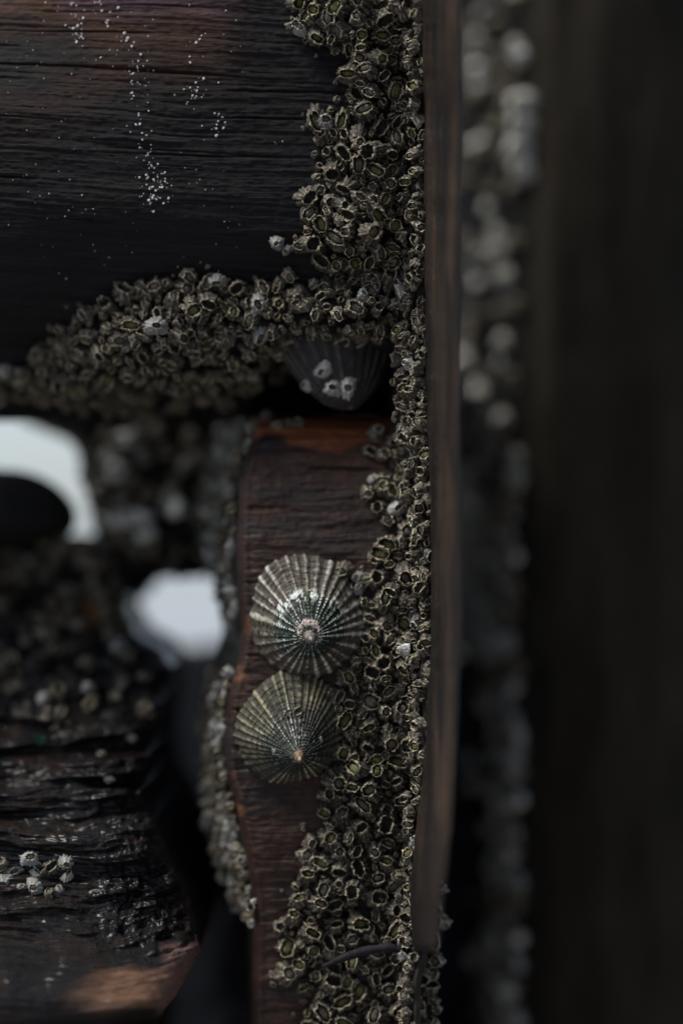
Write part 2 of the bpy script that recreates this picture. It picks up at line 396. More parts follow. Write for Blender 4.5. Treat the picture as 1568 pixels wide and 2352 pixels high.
# dark rounded stump at the left edge
V = []; F = []; nu, nv = 40, 40
for i in range(nv + 1):
    t = i / nv
    x = -260 + 436 * math.sin(t * math.pi / 2) if t < 1 else 176
    k = math.sqrt(max(0.0, 1 - max(0.0, (x - 10) / 166) ** 2)) if x > 10 else 1
    for j in range(nu):
        a = 2 * math.pi * j / nu
        zz = 1164 + 0.14 * max(0, x - 0) - (92 * k) * math.sin(a) * (1 + 0.05 * math.sin(3 * a + x * .03))
        p = P(np.array(x), np.array(zz), 0.112); V.append((p[0], 0.112 + 0.016 * k * math.cos(a), p[2]))
for i in range(nv):
    for j in range(nu): F.append([i * nu + j, i * nu + (j + 1) % nu, (i + 1) * nu + (j + 1) % nu, (i + 1) * nu + j])
V = np.array(V); c = np.array([V[:, 0].mean(), V[:, 1].mean(), V[:, 2].min()])
o = link('stump', mesh('stump', V - c, F, np.full((len(V), 3), 0.012)), M_DARK, loc=c)
tag(o, 'black rounded stump in the bright gap at the left edge', 'timber')

def flatcol(r, g, b_): return lambda px, py: np.array([r, g, b_])[None, None] * (0.6 + 0.8 * fbm(px / 50, py / 200, 5, 3))[..., None]
# far right post, well behind the batten
def farY(px, py, u):
    Y = np.interp(u, [0, .06, .20, .30, .45, .6, .72, .86, 1], [205, 185, 146, 132, 127, 129, 137, 156, 190]) + (fbm(px / 90, py / 200, 401, 3) - .5) * 2.5
    return Y / 1000
far = solid('rear_post', M_FAR, interp([(0, 1030)]), interp([(0, 1560 + 260)]), -320, 2680, 90, 160, farY, 0.30, lambda px, py: flatcol(0.018, 0.0155, 0.0115)(px, py) * (0.18 + .82 * ss(1170, 1240, px))[..., None])  # left flank darkened in the colour to read as shade
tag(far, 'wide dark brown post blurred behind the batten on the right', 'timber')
# added near-black backing, stands in for deep shade left of the limpet post
rear = solid('slot_backing', M_DARK, interp([(1400, 395), (1500, 385), (1650, 330), (1900, 250), (2800, 100)]), interp([(0, 1120)]), 1512, 4200, 60, 120,
             lambda px, py, u: (175 + 40 * ss(520, 360, px) + (fbm(px / 90, py / 120, 411, 3) - .5) * 26) / 1000, 0.28, flatcol(0.006, 0.007, 0.009))
tag(rear, 'near-black backing added for shade deep in the slot left of the limpet post', 'timber')

# ------------------------------------------------------------------ barnacles
def barnacle(seed, nseg=44, w_='', olive=True, empty=False, tone=(0.034, 0.028, 0.020), pale=(0.54, 0.475, 0.37)):
    rs = np.random.RandomState(seed)
    th = np.linspace(0, 2 * np.pi, nseg, endpoint=False)
    ro = rs.uniform(.48, .72) if w_ != 'white' else rs.uniform(.36, .48); h = rs.uniform(.6, 1.0); pw = rs.uniform(.85, 1.5)
    nr = rs.randint(12, 19); ph = rs.uniform(0, 6)
    tw = th + .16 * np.sin(2 * th + ph) + .1 * np.sin(5 * th + 2 * ph)
    fr = (tw * nr / (2 * np.pi) + ph) % 1
    ridge = 1 - np.abs(2 * fr - 1)
    ridge = ridge * (0.55 + 0.45 * np.sin(3.3 * th + ph) ** 2)
    lob = 1 + .10 * np.sin(2 * th + ph) + .07 * np.sin(3 * th + 2.1 * ph)
    k6 = (th * 6 / (2 * np.pi) + rs.uniform(0, 1)) % 1
    sut = np.exp(-(np.minimum(k6, 1 - k6) / .10) ** 2)
    tip = np.abs(np.sin(np.pi * k6)) * rs.uniform(.10, .26) + .08 * rs.rand(nseg)
    open_ = 1 + .20 * np.cos(2 * th)
    skx, sky_ = rs.uniform(-.14, .14, 2)
    S = [0, .16, .34, .52, .70, .86, 1.0]
    V = []; C = []
    tone = np.array(tone) * rs.uniform(.75, 1.2); pale = np.array(pale)
    for s in S:
        r = (1 - (1 - ro * (1 + .12 * np.cos(2 * th))) * s ** pw) * (lob * (1 - s) + s)
        r = r * (1 + .30 * (ridge - .4) * (1 - .45 * s)) * (1 - .15 * sut * (.3 + .7 * s)) * (1 + .06 * rs.randn(nseg))
        chip = -.30 * ss(.75, 1, np.sin(th * 1.0 + 3 * ph) * np.sin(2 * th + ph)) * s ** 4
        z = chip + .14 * s * np.cos(th + 2 * ph) - .55 + (h + .55) * s + s ** 3 * h * (tip - .22 * sut) + .025 * rs.randn(nseg)
        V.append(np.stack([r * np.cos(th) + skx * s, r * np.sin(th) + sky_ * s, z], 1))
        w = np.clip((ridge - .38) * .8 * (.4 + .6 * s) + (s > .95) * .6 + .22 * rs.randn(nseg), 0, 1)[:, None]
        grn = np.clip(.5 + .5 * np.sin(th + ph) + .3 * rs.randn(nseg), 0, 1)[:, None] * .35
        c = tone * .6 * (1 - w) + w * pale
        c = c * (1 - grn) + grn * c * np.array([1.0, .97, .70])
        C.append(c)
    rimr = np.hypot(V[-1][:, 0] - skx, V[-1][:, 1] - sky_); rimz = V[-1][:, 2]
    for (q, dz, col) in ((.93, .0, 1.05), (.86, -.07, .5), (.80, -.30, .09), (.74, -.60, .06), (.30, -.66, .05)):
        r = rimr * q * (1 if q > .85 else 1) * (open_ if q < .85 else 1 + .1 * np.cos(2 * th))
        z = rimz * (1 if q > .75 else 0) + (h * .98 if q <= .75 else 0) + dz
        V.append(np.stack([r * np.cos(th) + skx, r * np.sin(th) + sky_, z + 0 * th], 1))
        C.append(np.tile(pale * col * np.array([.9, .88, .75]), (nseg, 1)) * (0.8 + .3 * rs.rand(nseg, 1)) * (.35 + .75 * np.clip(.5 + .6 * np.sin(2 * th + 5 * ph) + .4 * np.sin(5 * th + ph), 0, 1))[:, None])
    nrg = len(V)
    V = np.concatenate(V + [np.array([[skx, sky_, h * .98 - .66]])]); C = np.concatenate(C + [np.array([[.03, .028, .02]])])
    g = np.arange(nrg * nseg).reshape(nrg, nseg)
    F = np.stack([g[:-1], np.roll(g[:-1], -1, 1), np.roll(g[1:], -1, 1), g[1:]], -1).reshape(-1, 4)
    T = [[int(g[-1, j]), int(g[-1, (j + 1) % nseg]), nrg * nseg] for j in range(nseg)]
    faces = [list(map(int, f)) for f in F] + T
    lid = None
    if not empty:
        ring = [0.05, .35, .7, 1.0]; LV = []; LC = []
        a, b_ = ro * .86 * rs.uniform(.9, 1.05), ro * .60
        top = h * .98 - (rs.uniform(.26, .44) if olive else rs.uniform(.12, .22))
        ocol = np.array([0.085, 0.082, 0.018]) if olive else np.array([0.07, 0.062, 0.044])
        for q in ring:
            x = a * q * np.cos(th) * (1 + .08 * np.cos(2 * th)); y = b_ * q * np.sin(th)
            z = top + .20 * (1 - np.abs(y) / b_) - .13 * np.exp(-(y / (.10 * b_)) ** 2) - .07 * np.exp(-((x - .15 * a) / (.09 * a)) ** 2) - .25 * q ** 4
            LV.append(np.stack([x + skx, y + sky_, z], 1))
            st = .45 + .55 * np.clip(np.abs(y) / (.25 * b_), 0, 1)
            LC.append(ocol[None] * (st * (.75 + .5 * rs.rand(nseg)))[:, None])
        n = len(LV); LV = np.concatenate(LV + [np.array([[skx, sky_, top + .07]])]); LC = np.concatenate(LC + [ocol[None] * .5])
        g = np.arange(n * nseg).reshape(n, nseg)
        LF = np.stack([g[1:], np.roll(g[1:], -1, 1), np.roll(g[:-1], -1, 1), g[:-1]], -1).reshape(-1, 4)
        LF = [list(map(int, f)) for f in LF] + [[int(g[0, j]), int(g[0, (j + 1) % nseg]), n * nseg] for j in range(nseg)]
        lid = (LV, LF, LC)
    return (V, faces, C), lid

KINDS = []      # prototypes: (shell mesh, lid mesh or None, raw shell, raw lid, words)
spec = [('olive',)] * 8 + [('buff',)] * 8 + [('empty',)] * 6 + [('white',)] * 4 + [('chalk',)] * 3
for i, (w,) in enumerate(spec):
    kw = dict(w_=w, olive=(w == 'olive'), empty=(w == 'empty'))
    if w == 'white': kw.update(tone=(.34, .34, .33), pale=(.66, .66, .64))
    if w == 'chalk': kw.update(tone=(.66, .67, .66), pale=(.84, .85, .84), w_='white')  # white kind with colour raised to offset the shade it sits in
    sh, lid = barnacle(500 + i, **kw)
    shm = mesh('barnacle', *sh); shm.materials.append(M_SHELL)
    lim = None
    if lid: lim = mesh('lid', *lid); lim.materials.append(M_LID)
    lo_sh, lo_lid = barnacle(500 + i, nseg=26, **kw)
    KINDS.append((shm, lim, lo_sh, lo_lid, w))
KI = {w: [i for i, k in enumerate(KINDS) if k[4] == w] for w in ('olive', 'buff', 'empty', 'white', 'chalk')}

def cast(px, py, host):
    p = P(np.array(float(px)), np.array(float(py)), 0.0)
    o = Vector((0, -D, 0)); d = (Vector(p) - o).normalized()
    h = HOST[host].ray_cast(o, d)
    return (h[0], h[1]) if h[0] is not None else (None, None)

BARN = []       # dicts: pos, nrm, r, kind, area, px, py
def put(px, py, rpx, host, area, w=None, lift=0.0, label=None, facing=1.25, jit=.34, hz=None):
    q, n = cast(px, py, host)
    if q is None: return False
    tc_ = (Vector((0, -D, 0)) - q).normalized()
    if n.dot(tc_) < 0: n = -n
    n = (n * .7 + tc_ * facing + Vector((random.gauss(0, jit), random.gauss(0, jit), random.gauss(0, jit) + .05))).normalized()
    s = rpx * K * (D + q.y) / D
    if w is None: w = random.choices(['olive', 'buff', 'empty', 'white'], [4, 5, 4, .12])[0]
    BARN.append(dict(pos=q + n * (s * .3 + lift), nrm=n, r=s, k=random.choice(KI[w]), w=w, area=area, px=px, py=py, rpx=rpx, label=label,
                     spin=random.uniform(0, 6.283), ex=random.uniform(.84, 1.18), hz=hz or random.uniform(.6, 1.08)))
    return True

def scatter(poly, host, area, sizes, tries, pack=.78, wts=None, lift=.002, facing=1.25, keep=None, jit=.34):
    xs = [p[0] for p in poly]; ys = [p[1] for p in poly]
    got = []
    for (r0, r1), nt_ in zip(sizes, tries):
        for _ in range(nt_):
            x = random.uniform(min(xs), max(xs)); y = random.uniform(min(ys), max(ys))
            if not inside(np.array([x]), np.array([y]), poly)[0]: continue
            r = random.uniform(r0, r1)
            if keep is not None and random.random() > keep(x, y): continue
            if any((x - a) ** 2 + (y - b_) ** 2 < (pack * (r + c_)) ** 2 for a, b_, c_ in got): continue
            w = None if wts is None else random.choices(['olive', 'buff', 'empty', 'white', 'chalk'][:len(wts)], wts)[0]
            if put(x, y, r, host, area, w, random.uniform(0, lift), facing=facing, jit=jit): got.append((x, y, r))

# upper cluster on the plank
hole = lambda x, y: .12 if ((x - 905) / 30) ** 2 + ((y - 520) / 75) ** 2 < 1 or ((x - 880) / 28) ** 2 + ((y - 255) / 55) ** 2 < 1 else 1
scatter(R1, 'plank', 'upper', [(24, 30), (18, 23), (12, 16), (6, 10)], [260, 1800, 2000, 1500], .70, lift=.003, facing=1.3, jit=.22, keep=hole)
# shelf along the lower edge of the plank
scatter(R3, 'plank', 'shelf', [(22, 26), (14, 19), (10, 13), (6, 9)], [200, 1900, 3800, 2600], .69, wts=[3, 5, 3.5, .2], lift=.003, facing=.6, jit=.25)
for (x, y, r, w, l) in [(636, 556, 17, 'white', 'pale barnacle at the left tip of the pair standing off on bare plank'),
                        (660, 572, 12, 'white', 'tiny pale barnacle between the two larger ones standing off on bare plank'),
                        (690, 566, 19, 'buff', 'round grey barnacle joining the stand-off pair to the upper cluster'),
                        (434, 632, 20, 'buff', 'grey barnacle standing highest on the left half of the shelf crust'),
                        (498, 638, 20, 'white', 'pale barnacle beside the highest one on the shelf crust'),
                        (664, 628, 18, 'buff', 'grey barnacle poking up from the shelf crust below the stand-off pair'),
                        (645, 648, 15, 'buff', 'small grey barnacle left below the one poking up from the shelf crust'),
                        (595, 700, 26, 'white', 'pale ring shaped barnacle facing out in the middle of the shelf crust'),
                        (398, 768, 26, 'buff', 'grey ring shaped barnacle facing out left in the shelf crust'),
                        (745, 285, 24, 'white', 'pale whitish barnacle at the left tip of the upper cluster'),
                        (690, 68, 22, 'white', 'pale barnacle at the left rim of the upper cluster near the top')]:
    put(x, y, r, 'plank', 'single', w, .002, l, .6, .12)
# stragglers round the edges of the crust
for poly, host, ar in ((R1, 'plank', 'upper'), (R3, 'plank', 'shelf'), (R4, 'limpet_post', 'post')):
    xs = [p[0] for p in poly]; ys = [p[1] for p in poly]
    for _ in range(420):
        x = random.uniform(min(xs) - 30, max(xs)); y = random.uniform(max(0, min(ys) - 30), max(ys))
        if ar == 'shelf' and y > 800: continue
        dd = float(pdist(np.array([x]), np.array([y]), poly)[0])
        if -34 < dd < -2 and random.random() < .5: put(x, y, random.uniform(4, 10), host, ar, None, 0, None, .8, .2)
# slanted flank of the corner post
E = [(908, -60), (975, -60), (980, 900), (988, 1100), (990, 1600), (975, 1800), (962, 1900), (955, 2200), (950, 2400), (930, 2400), (925, 1900), (935, 1100), (915, 900), (905, 500)]
scatter(E, 'corner_post', 'flank', [(16, 21), (11, 15), (6, 10)], [1800, 4200, 6200], .66, wts=[3, 5, 3, .35], lift=.003, facing=.5, jit=.4)
# on the limpet post
scatter(R4, 'limpet_post', 'post', [(25, 31), (19, 24), (12, 17), (6, 10)], [320, 2600, 2800, 2000], .71, lift=.0028, facing=1.4, jit=.22)
for poly in ([(835, 1020), (850, 1000), (900, 985), (955, 985), (965, 1060), (900, 1065), (860, 1050)],
             [(830, 1105), (880, 1095), (960, 1070), (970, 1120), (905, 1140), (840, 1140)],
             [(855, 1165), (930, 1150), (965, 1165), (950, 1200), (870, 1195)]):
    scatter(poly, 'limpet_post', 'top', [(18, 24), (11, 15)], [240, 240], .74, wts=[3, 4, 1, 2], lift=.002)
scatter([(600, 962), (640, 955), (705, 962), (700, 985), (640, 985)], 'limpet_post', 'top', [(12, 17)], [160], .7, wts=[1, 4, 1, 3])
for (x, y, r, w, l) in [(790, 1308, 22, 'buff', 'buff barnacle touching the upper right rim of the larger limpet'),
                        (822, 1326, 16, 'white', 'small pale barnacle right of the one touching the larger limpet'),
                        (826, 1352, 17, 'white', 'bluish white barnacle at the right rim of the larger limpet'),
                        (828, 1440, 9, 'white', 'tiny white barnacle on bare wood right of the larger limpet'),
                        (760, 1590, 19, 'buff', 'grey barnacle between the two limpets on the right'),
                        (878, 1276, 28, 'olive', 'wide barnacle with olive lid heading the crust on the limpet post'),
                        (882, 1120, 25, 'olive', 'wide pale barnacle with olive lid alone near the top of the post')]:
    put(x, y, r, 'limpet_post', 'single', w, .001, l, .6, .1)
# left flank of the limpet post
FL = [(476, 1040), (505, 992), (562, 964), (596, 966), (582, 1000), (572, 1030), (548, 1100), (540, 1240), (545, 1400), (540, 1440), (520, 1440), (505, 1390), (475, 1220)]
scatter(FL, 'limpet_post', 'leftedge', [(13, 19), (9, 13), (6, 8)], [1200, 2000, 2000], .62, wts=[2, 4, 1, 5])
FL2 = [(485, 1540), (540, 1540), (522, 1600), (515, 1700), (518, 1780), (540, 1850), (560, 1950), (584, 2070), (584, 2130), (560, 2120), (525, 2040), (490, 1960), (470, 1850), (468, 1650)]
scatter(FL2, 'limpet_post', 'leftedge', [(13, 18), (9, 12), (6, 8)], [1500, 2600, 2600], .62, wts=[1, 5, 1, 5])
# hanging timber behind
LP = [(205, 985), (330, 985), (450, 1000), (480, 1060), (466, 1220), (480, 1318), (360, 1325), (300, 1300), (240, 1250), (205, 1120)]
scatter(LP, 'hanging_timber', 'behind', [(18, 26), (12, 16)], [420, 420], .86, wts=[2, 5, 2, 2.0], keep=lambda x, y: .3)
for x, y in ((255, 1195), (280, 1200), (305, 1198), (325, 1196), (275, 1080), (300, 1012), (270, 1095), (390, 1160), (345, 1240)):
    put(x, y, 22, 'hanging_timber', 'behind', 'chalk', .004, None, .6)
# flank of the rear post
def band(x, y): return 1 if (x > 1120 + 25 * math.sin(y / 130.)) else (.40 if y < 1150 else .06)
scatter([(1062, -40), (1190, -40), (1192, 2400), (1062, 2400)], 'rear_post', 'far', [(22, 30), (14, 19)], [900, 700], .86, wts=[1, 5, .6, 2.2], keep=lambda x, y: .6 * band(x, y))
for x, y, r in ((1095, 95, 20), (1100, 160, 20), (1108, 205, 19), (1105, 330, 20), (1195, 130, 22), (1202, 240, 34), (1204, 290, 36), (1200, 340, 36), (1203, 390, 32), (1150, 575, 26), (1165, 640, 26), (1130, 590, 20),
                (1085, 1745, 18), (1048, 1990, 19), (1168, 2010, 24), (1085, 1800, 18), (1180, 2270, 26), (1035, 2225, 18)):
    put(x, y, r, 'rear_post', 'far', 'chalk', .002, None, .7, .1)
scatter([(1122, 1150), (1192, 1150), (1196, 2400), (1130, 2400)], 'rear_post', 'far', [(20, 28), (12, 18)], [500, 500], .8, wts=[1, 2, .4, 4, 8], keep=lambda x, y: .75)  # mostly extra-white shells: colour makes up for sun blocked low here
# on the worn timber
for i, (x, y, r, w) in enumerate([(72, 1972, 23, 'white'), (118, 1992, 21, 'empty'), (152, 1982, 19, 'white'), (86, 2008, 16, 'white'), (34, 2000, 25, 'white'), (6, 2026, 22, 'white'), (78, 2040, 22, 'white'), (112, 2052, 15, 'buff'),
                                  (136, 2040, 14, 'white'), (156, 2010, 16, 'white'), (2, 1992, 18, 'buff'), (50, 2038, 12, 'white')]):
    put(x, y, r, 'worn_timber', 'block', w, -.0006, None, 1.0, .2, .5)
for x, y, r, w in ((40, 1320, 20, 'buff'), (180, 1355, 20, 'white'), (265, 1600, 20, 'buff'), (120, 1600, 16, 'buff'), (250, 1785, 12, 'white'), (60, 1480, 14, 'buff'), (330, 1560, 16, 'buff'),
                   (220, 1615, 14, 'buff'), (300, 1690, 12, 'white'), (235, 1740, 12, 'buff'), (150, 1250, 18, 'buff')):
    put(x, y, r, 'worn_timber', 'behind', w, .001, None, .7, .15)

scatter([(-10, 1255), (190, 1250), (285, 1330), (292, 1450), (380, 1550), (335, 1660), (-10, 1690)], 'worn_timber', 'behind', [(16, 24), (10, 15)], [500, 600], .8,
        wts=[1, 5, 3, .7], keep=lambda x, y: (.32 if y > 1500 else .5) * float(vn(np.array([x / 70]), np.array([y / 60]), 77)[0] > .5))
for x, y, r in ((812, 1348, 15), (838, 1384, 16), (846, 1415, 14), (842, 1462, 17), (834, 1494, 16), (818, 1520, 15), (800, 1542, 14)):
    put(x, y, r, 'limpet_post', 'post', None, .001, None, .9, .2)

# ------------------------------------------------------------------ limpets
def limpet(label, cx, cy, host_y, a, b_, ax, ay, H, nrib, seed, style, rot=None, group='limpets on the old timbers'):
    """a, b_: half width / height; ax, ay: apex shift; all in mm"""
    rs = np.random.RandomState(seed)
    nt_, nr_ = 384, 96
    th = np.linspace(0, 2 * np.pi, nt_, endpoint=False)
    r = np.linspace(1, 0.0, nr_) ** 0.92
    TH, RR = np.meshgrid(th, r)
    tw = TH + .06 * np.sin(2 * TH + seed) + .05 * np.sin(3 * TH + 2 * seed) + .03 * np.sin(7 * TH)
    fr = (tw * nrib / (2 * np.pi)) % 1
    rid = np.floor(tw * nrib / (2 * np.pi)).astype(int) % nrib
    ra = rs.uniform(.55, 1.15, nrib)[rid]
    rib = np.exp(-((fr - .5) / .24) ** 2) * ra
    sub = np.exp(-((((tw * nrib * 2 / (2 * np.pi)) % 1) - .5) / .25) ** 2)
    lob = 1 + .035 * np.sin(2 * TH + 1.3 * seed) + .025 * np.sin(3 * TH + .7 * seed) + .018 * np.sin(5 * TH + seed)
    sc = 1 + (.026 * (rib - .4) + .004 * rs.randn(nt_)[None]) * ss(.6, 1, RR)
    sc = sc - .035 * ss(.58, .78, fbm(TH * 3.1, TH * 0 + seed, seed + 41, 3)) * ss(.85, 1, RR)
    x = (a * np.cos(TH)) * RR * lob * sc + ax * (1 - RR); y = (b_ * np.sin(TH)) * RR * lob * sc + ay * (1 - RR)
    n1 = fbm(TH * 9 + 50, RR * 22, seed + 3, 3); n2 = fbm(np.cos(TH) * 3 * RR + 9, np.sin(TH) * 3 * RR + 9, seed + 9, 4)
    if style == 'A':     # flange, a step, then a taller inner cone
        st = .56 + .05 * np.sin(TH * 2 + 1) + .03 * (n2 - .5)
        z = H * (.50 * (1 - RR) ** .92 + .50 * ss(0, 1, (1 - RR) ** 1.05)) + 1.1 * ss(st + .035, st - .035, RR) * ss(0, .3, RR)
    elif style == 'B':
        st = .42 + .04 * np.sin(TH * 2 + 2)
        z = H * (1 - RR) ** 1.02 + .35 * ss(st + .03, st - .03, RR) * ss(0, .25, RR)
    else:
        st = .3 + 0 * TH
        z = H * (1 - RR ** 2.1)
    ringw = (.16 * np.sin(RR * 78 + 2 * n2 * 6) + .11 * np.sin(RR * 160 + 5 * n1)) * ss(.1, .25, RR)
    bead = np.sin(RR * 150 + rid * 1.7)
    z = z + (.38 * rib + .14 * sub) * ss(.08, .5, RR) * (.8 + .2 * RR) + ringw * .7 + .16 * rib * bead * ss(.75, .5, RR)
    z = z - .5 * ss(.95, 1.0, RR)
    z = z + (.45 if style != 'C' else 1.2) * (n2 - .5) + .25 * (n1 - .5)
    cap = .10 if style != 'B' else .085
    if style == 'A':
        dark = np.array([.050, .048, .040]); pale = np.array([.34, .32, .285]); inn = np.array([.60, .62, .57]); drk2 = np.array([.010, .018, .013]); flange = np.array([.052, .043, .032])
    elif style == 'B':
        dark = np.array([.028, .032, .026]); pale = np.array([.20, .17, .115]); inn = np.array([.46, .45, .41]); drk2 = np.array([.008, .011, .009]); flange = np.array([.030, .028, .019])
    else:
        dark = np.array([.030, .030, .036]); pale = np.array([.062, .048, .044]); inn = np.array([.05, .028, .025]); drk2 = np.array([.02, .018, .02]); flange = np.array([.014, .012, .012])
    ribm = np.clip((rib - .45) * 2.0 + 1.6 * (n1 - .5), 0, 1)[..., None] * (.55 + .6 * ss(.3, .6, n2))[..., None]
    outer = flange * (.65 + .7 * n1[..., None]) * (1 - ribm) + ribm * pale * (.6 + .8 * n2[..., None])
    cross = (.5 + .5 * np.sin(RR * 190 + rid * 2.1)) * sub
    im = np.clip((rib - .5) * 1.9 * (.25 + .9 * (bead > .1)) + 1.5 * (n1 - .56) + .30 * cross * (rib < .4), 0, 1)[..., None] * (.35 + .9 * ss(.35, .6, n2))[..., None]
    im = np.clip(im, 0, 1)
    inner = drk2 * (1 - im) + im * inn * (.45 + 1.0 * n2[..., None])
    w = ss(st + .03, st - .03, RR)[..., None] if style != 'C' else ss(.6, .2, RR)[..., None] * .4
    if style == 'B': w = ss(.80, .35, RR + .25 * (n2 - .5))[..., None]
    col = outer * (1 - w) + w * inner
    if style == 'A':     # chalky patches on the step and a pinkish scar round the tip
        blob = .8 * ss(.10, .04, np.abs(RR - st + .02)) * ss(.50, .62, fbm(TH * 4.4 + 4, RR * 9, seed + 21, 3)) * ss(-.1, .6, np.sin(TH))
        z = z + .5 * blob
        col = col * (1 - blob[..., None]) + blob[..., None] * np.array([.56, .60, .58])
        sc_ = (ss(.24, .19, RR + .10 * (n2 - .5)) * ss(.12, .17, RR) * ss(.42, .52, n1 + .2 * np.sin(TH)))[..., None]
        col = col * (1 - sc_) + sc_ * np.array([.50, .42, .36])
    gr = ss(.5, .7, fbm(np.cos(TH) * 4 * RR + 3, np.sin(TH) * 4 * RR + 5, seed + 31, 3))[..., None] * .35
    col = col * (1 - gr) + gr * col * np.array([.85, 1.0, .65])
    L = np.stack([x, y, z], -1).reshape(-1, 3) / 1000
    rotm = np.array(rot if rot is not None else Matrix(((1, 0, 0), (0, 0, -1), (0, 1, 0))))
    base = P(np.array(float(cx)), np.array(float(cy)), host_y)
    W = L @ rotm.T
    g = np.arange(nt_ * nr_).reshape(nr_, nt_)
    F = np.stack([g[:-1], np.roll(g[:-1], -1, 1), np.roll(g[1:], -1, 1), g[1:]], -1).reshape(-1, 4)
    # under-rim skirt closes the shell against the wood
    sk = L[:nt_].copy(); sk[:, 2] -= .004; sk = sk @ rotm.T
    W = np.concatenate([W, sk]); nsk = nt_ * nr_ + np.arange(nt_)
    F = np.concatenate([F, np.stack([nsk, np.roll(nsk, -1), np.roll(g[0], -1), g[0]], -1)])
    C = np.concatenate([col.reshape(-1, 3), col[0] * .5])
    o = link('limpet', None, loc=base)
    link('shell', mesh('limpet_shell', W, F, C), M_LIMP, parent=o)
    tag(o, label, 'limpet', group)
    # worn tip, a button of its own
    tip = []; tcx = []; q = 40; hh = (H + (1.0 if style == 'A' else .35)) / 1000
    rad = {'A': 1.85, 'B': 1.75, 'C': 1.6}[style] / 1000; up = {'A': 1.3, 'B': 1.9, 'C': .9}[style] / 1000
    c_out = {'A': (.20, .17, .145), 'B': (.17, .115, .065), 'C': (.17, .085, .075)}[style]; c_in = {'A': (.86, .86, .88), 'B': (.62, .60, .58), 'C': (.24, .13, .11)}[style]  # white point of A is a highlight put into the colour
    for i in range(15):
        f = i / 14
        for j in range(q):
            an = 2 * math.pi * j / q
            rr = rad * (1 - .55 * f - .43 * f ** 4) * (1 + .10 * math.sin(2 * an + seed) + .06 * math.sin(5 * an + 9 * f) + .05 * rs.randn())
            tip.append((ax / 1000 + rr * math.cos(an) + f * .0003, ay / 1000 + rr * math.sin(an) - f * .0006, hh - .0016 + up * 1.6 * f ** .8 + .00006 * math.sin(i * 2.6)))
            k = max(0, (f - .80) / .20) ** 1.0; k2 = .35 + .9 * rs.rand()
            tcx.append([(u_ * (1 - k) + v_ * k) * k2 for u_, v_ in zip(c_out, c_in)])
    TV = np.array(tip) @ rotm.T
    TF = [[i * q + j, i * q + (j + 1) % q, (i + 1) * q + (j + 1) % q, (i + 1) * q + j] for i in range(14) for j in range(q)]
    link('worn_tip', mesh('worn_tip', TV, TF, np.array(tcx)), M_LIMP, parent=o)
    nm = 'limpet_%d' % seed
    HOST[nm] = BVHTree.FromPolygons([tuple(v) for v in (W + base)], [list(map(int, f)) for f in F])
    return nm
mm = K * 1000
lA = limpet('larger grey white limpet with bold pale ribs and stepped shell, upper on the post', 704, 1416, .0092, 138 * mm, 142 * mm, 1.3, -5.2, 13.5, 31, 3, 'A')
lB = limpet('darker olive limpet with fine beaded ribs and small brown tip, lower on the post', 666, 1674, .0085, 126 * mm, 133 * mm, 3.0, -6.6, 14.5, 40, 5, 'B')
axis = Vector((.10, -.44, -.89)).normalized(); xx = Vector((1, 0, 0)); yy = axis.cross(xx).normalized(); xx = yy.cross(axis).normalized()
lC = limpet('blurred dark limpet pointing down from under the plank with white barnacles on it', 772, 806, .026, 138 * mm, 100 * mm, 2.2, -1.0, 19.5, 26, 8, 'C', Matrix((xx, yy, axis)).transposed())

for (x, y, r, w, l) in [(742, 850, 21, 'chalk', 'white barnacle highest on the dark limpet under the plank'), (706, 882, 17, 'chalk', 'white barnacle at the left side of the dark limpet under the plank'),
                        (765, 890, 22, 'chalk', 'white barnacle left of the front pair on the dark limpet under the plank'), (800, 888, 22, 'chalk', 'white barnacle right of the front pair on the dark limpet under the plank'),
                        (702, 908, 17, 'buff', 'greyish barnacle lowest at left on the dark limpet under the plank')]:
    put(x, y, r, lC, 'single', w, 0, l, .5, .1)
for (x, y, r, w, l) in [(660, 1640, 13, 'buff', 'small flat barnacle left of the dark one high on the lower limpet'), (684, 1636, 15, 'empty', 'small hollow barnacle high on the lower limpet'),
                        (736, 1698, 11, 'white', 'tiny pale barnacle on the right flank of the lower limpet'), (634, 1722, 9, 'white', 'tiny pale barnacle left of the tip on the lower limpet')]:
    put(x, y, r, lB, 'single', w, -.0008, l, .4, .1, .6)
for (x, y, r, w, l) in [(664, 1362, 11, 'white', 'tiny chalky barnacle left of another on the step of the upper limpet'), (712, 1360, 12, 'white', 'tiny chalky barnacle on the step above the upper limpet tip')]:
    put(x, y, r, lA, 'single', w, -.0008, l, .4, .1, .5)

# ------------------------------------------------------------------ which barnacles stand alone, which form the crust
order = ['plank', 'corner_post', 'batten', 'limpet_post', 'worn_timber', 'hanging_timber']
def seen(b_):
    top = b_['pos'] + b_['nrm'] * b_['r'] * .8
    o = Vector((0, -D, 0)); d = top - o; L = d.length; d.normalize()
    if not (-5 < b_['px'] < 1573 and -5 < b_['py'] < 2357): return False
    for h in order:
        q = HOST[h].ray_cast(o, d, L - .001)
        if q[0] is not None: return False
    return True
for b_ in BARN: b_['seen'] = seen(b_)
must = lambda q: q['area'] == 'block'
single = [b_ for b_ in BARN if b_['label'] or must(b_)]
rest = sorted([b_ for b_ in BARN if not (b_['label'] or must(b_))], key=lambda q: -(q['rpx'] if q['seen'] else 0))
MAXN = 300
alone = single + rest[:MAXN - len(single)]
crust = rest[MAXN - len(single):]

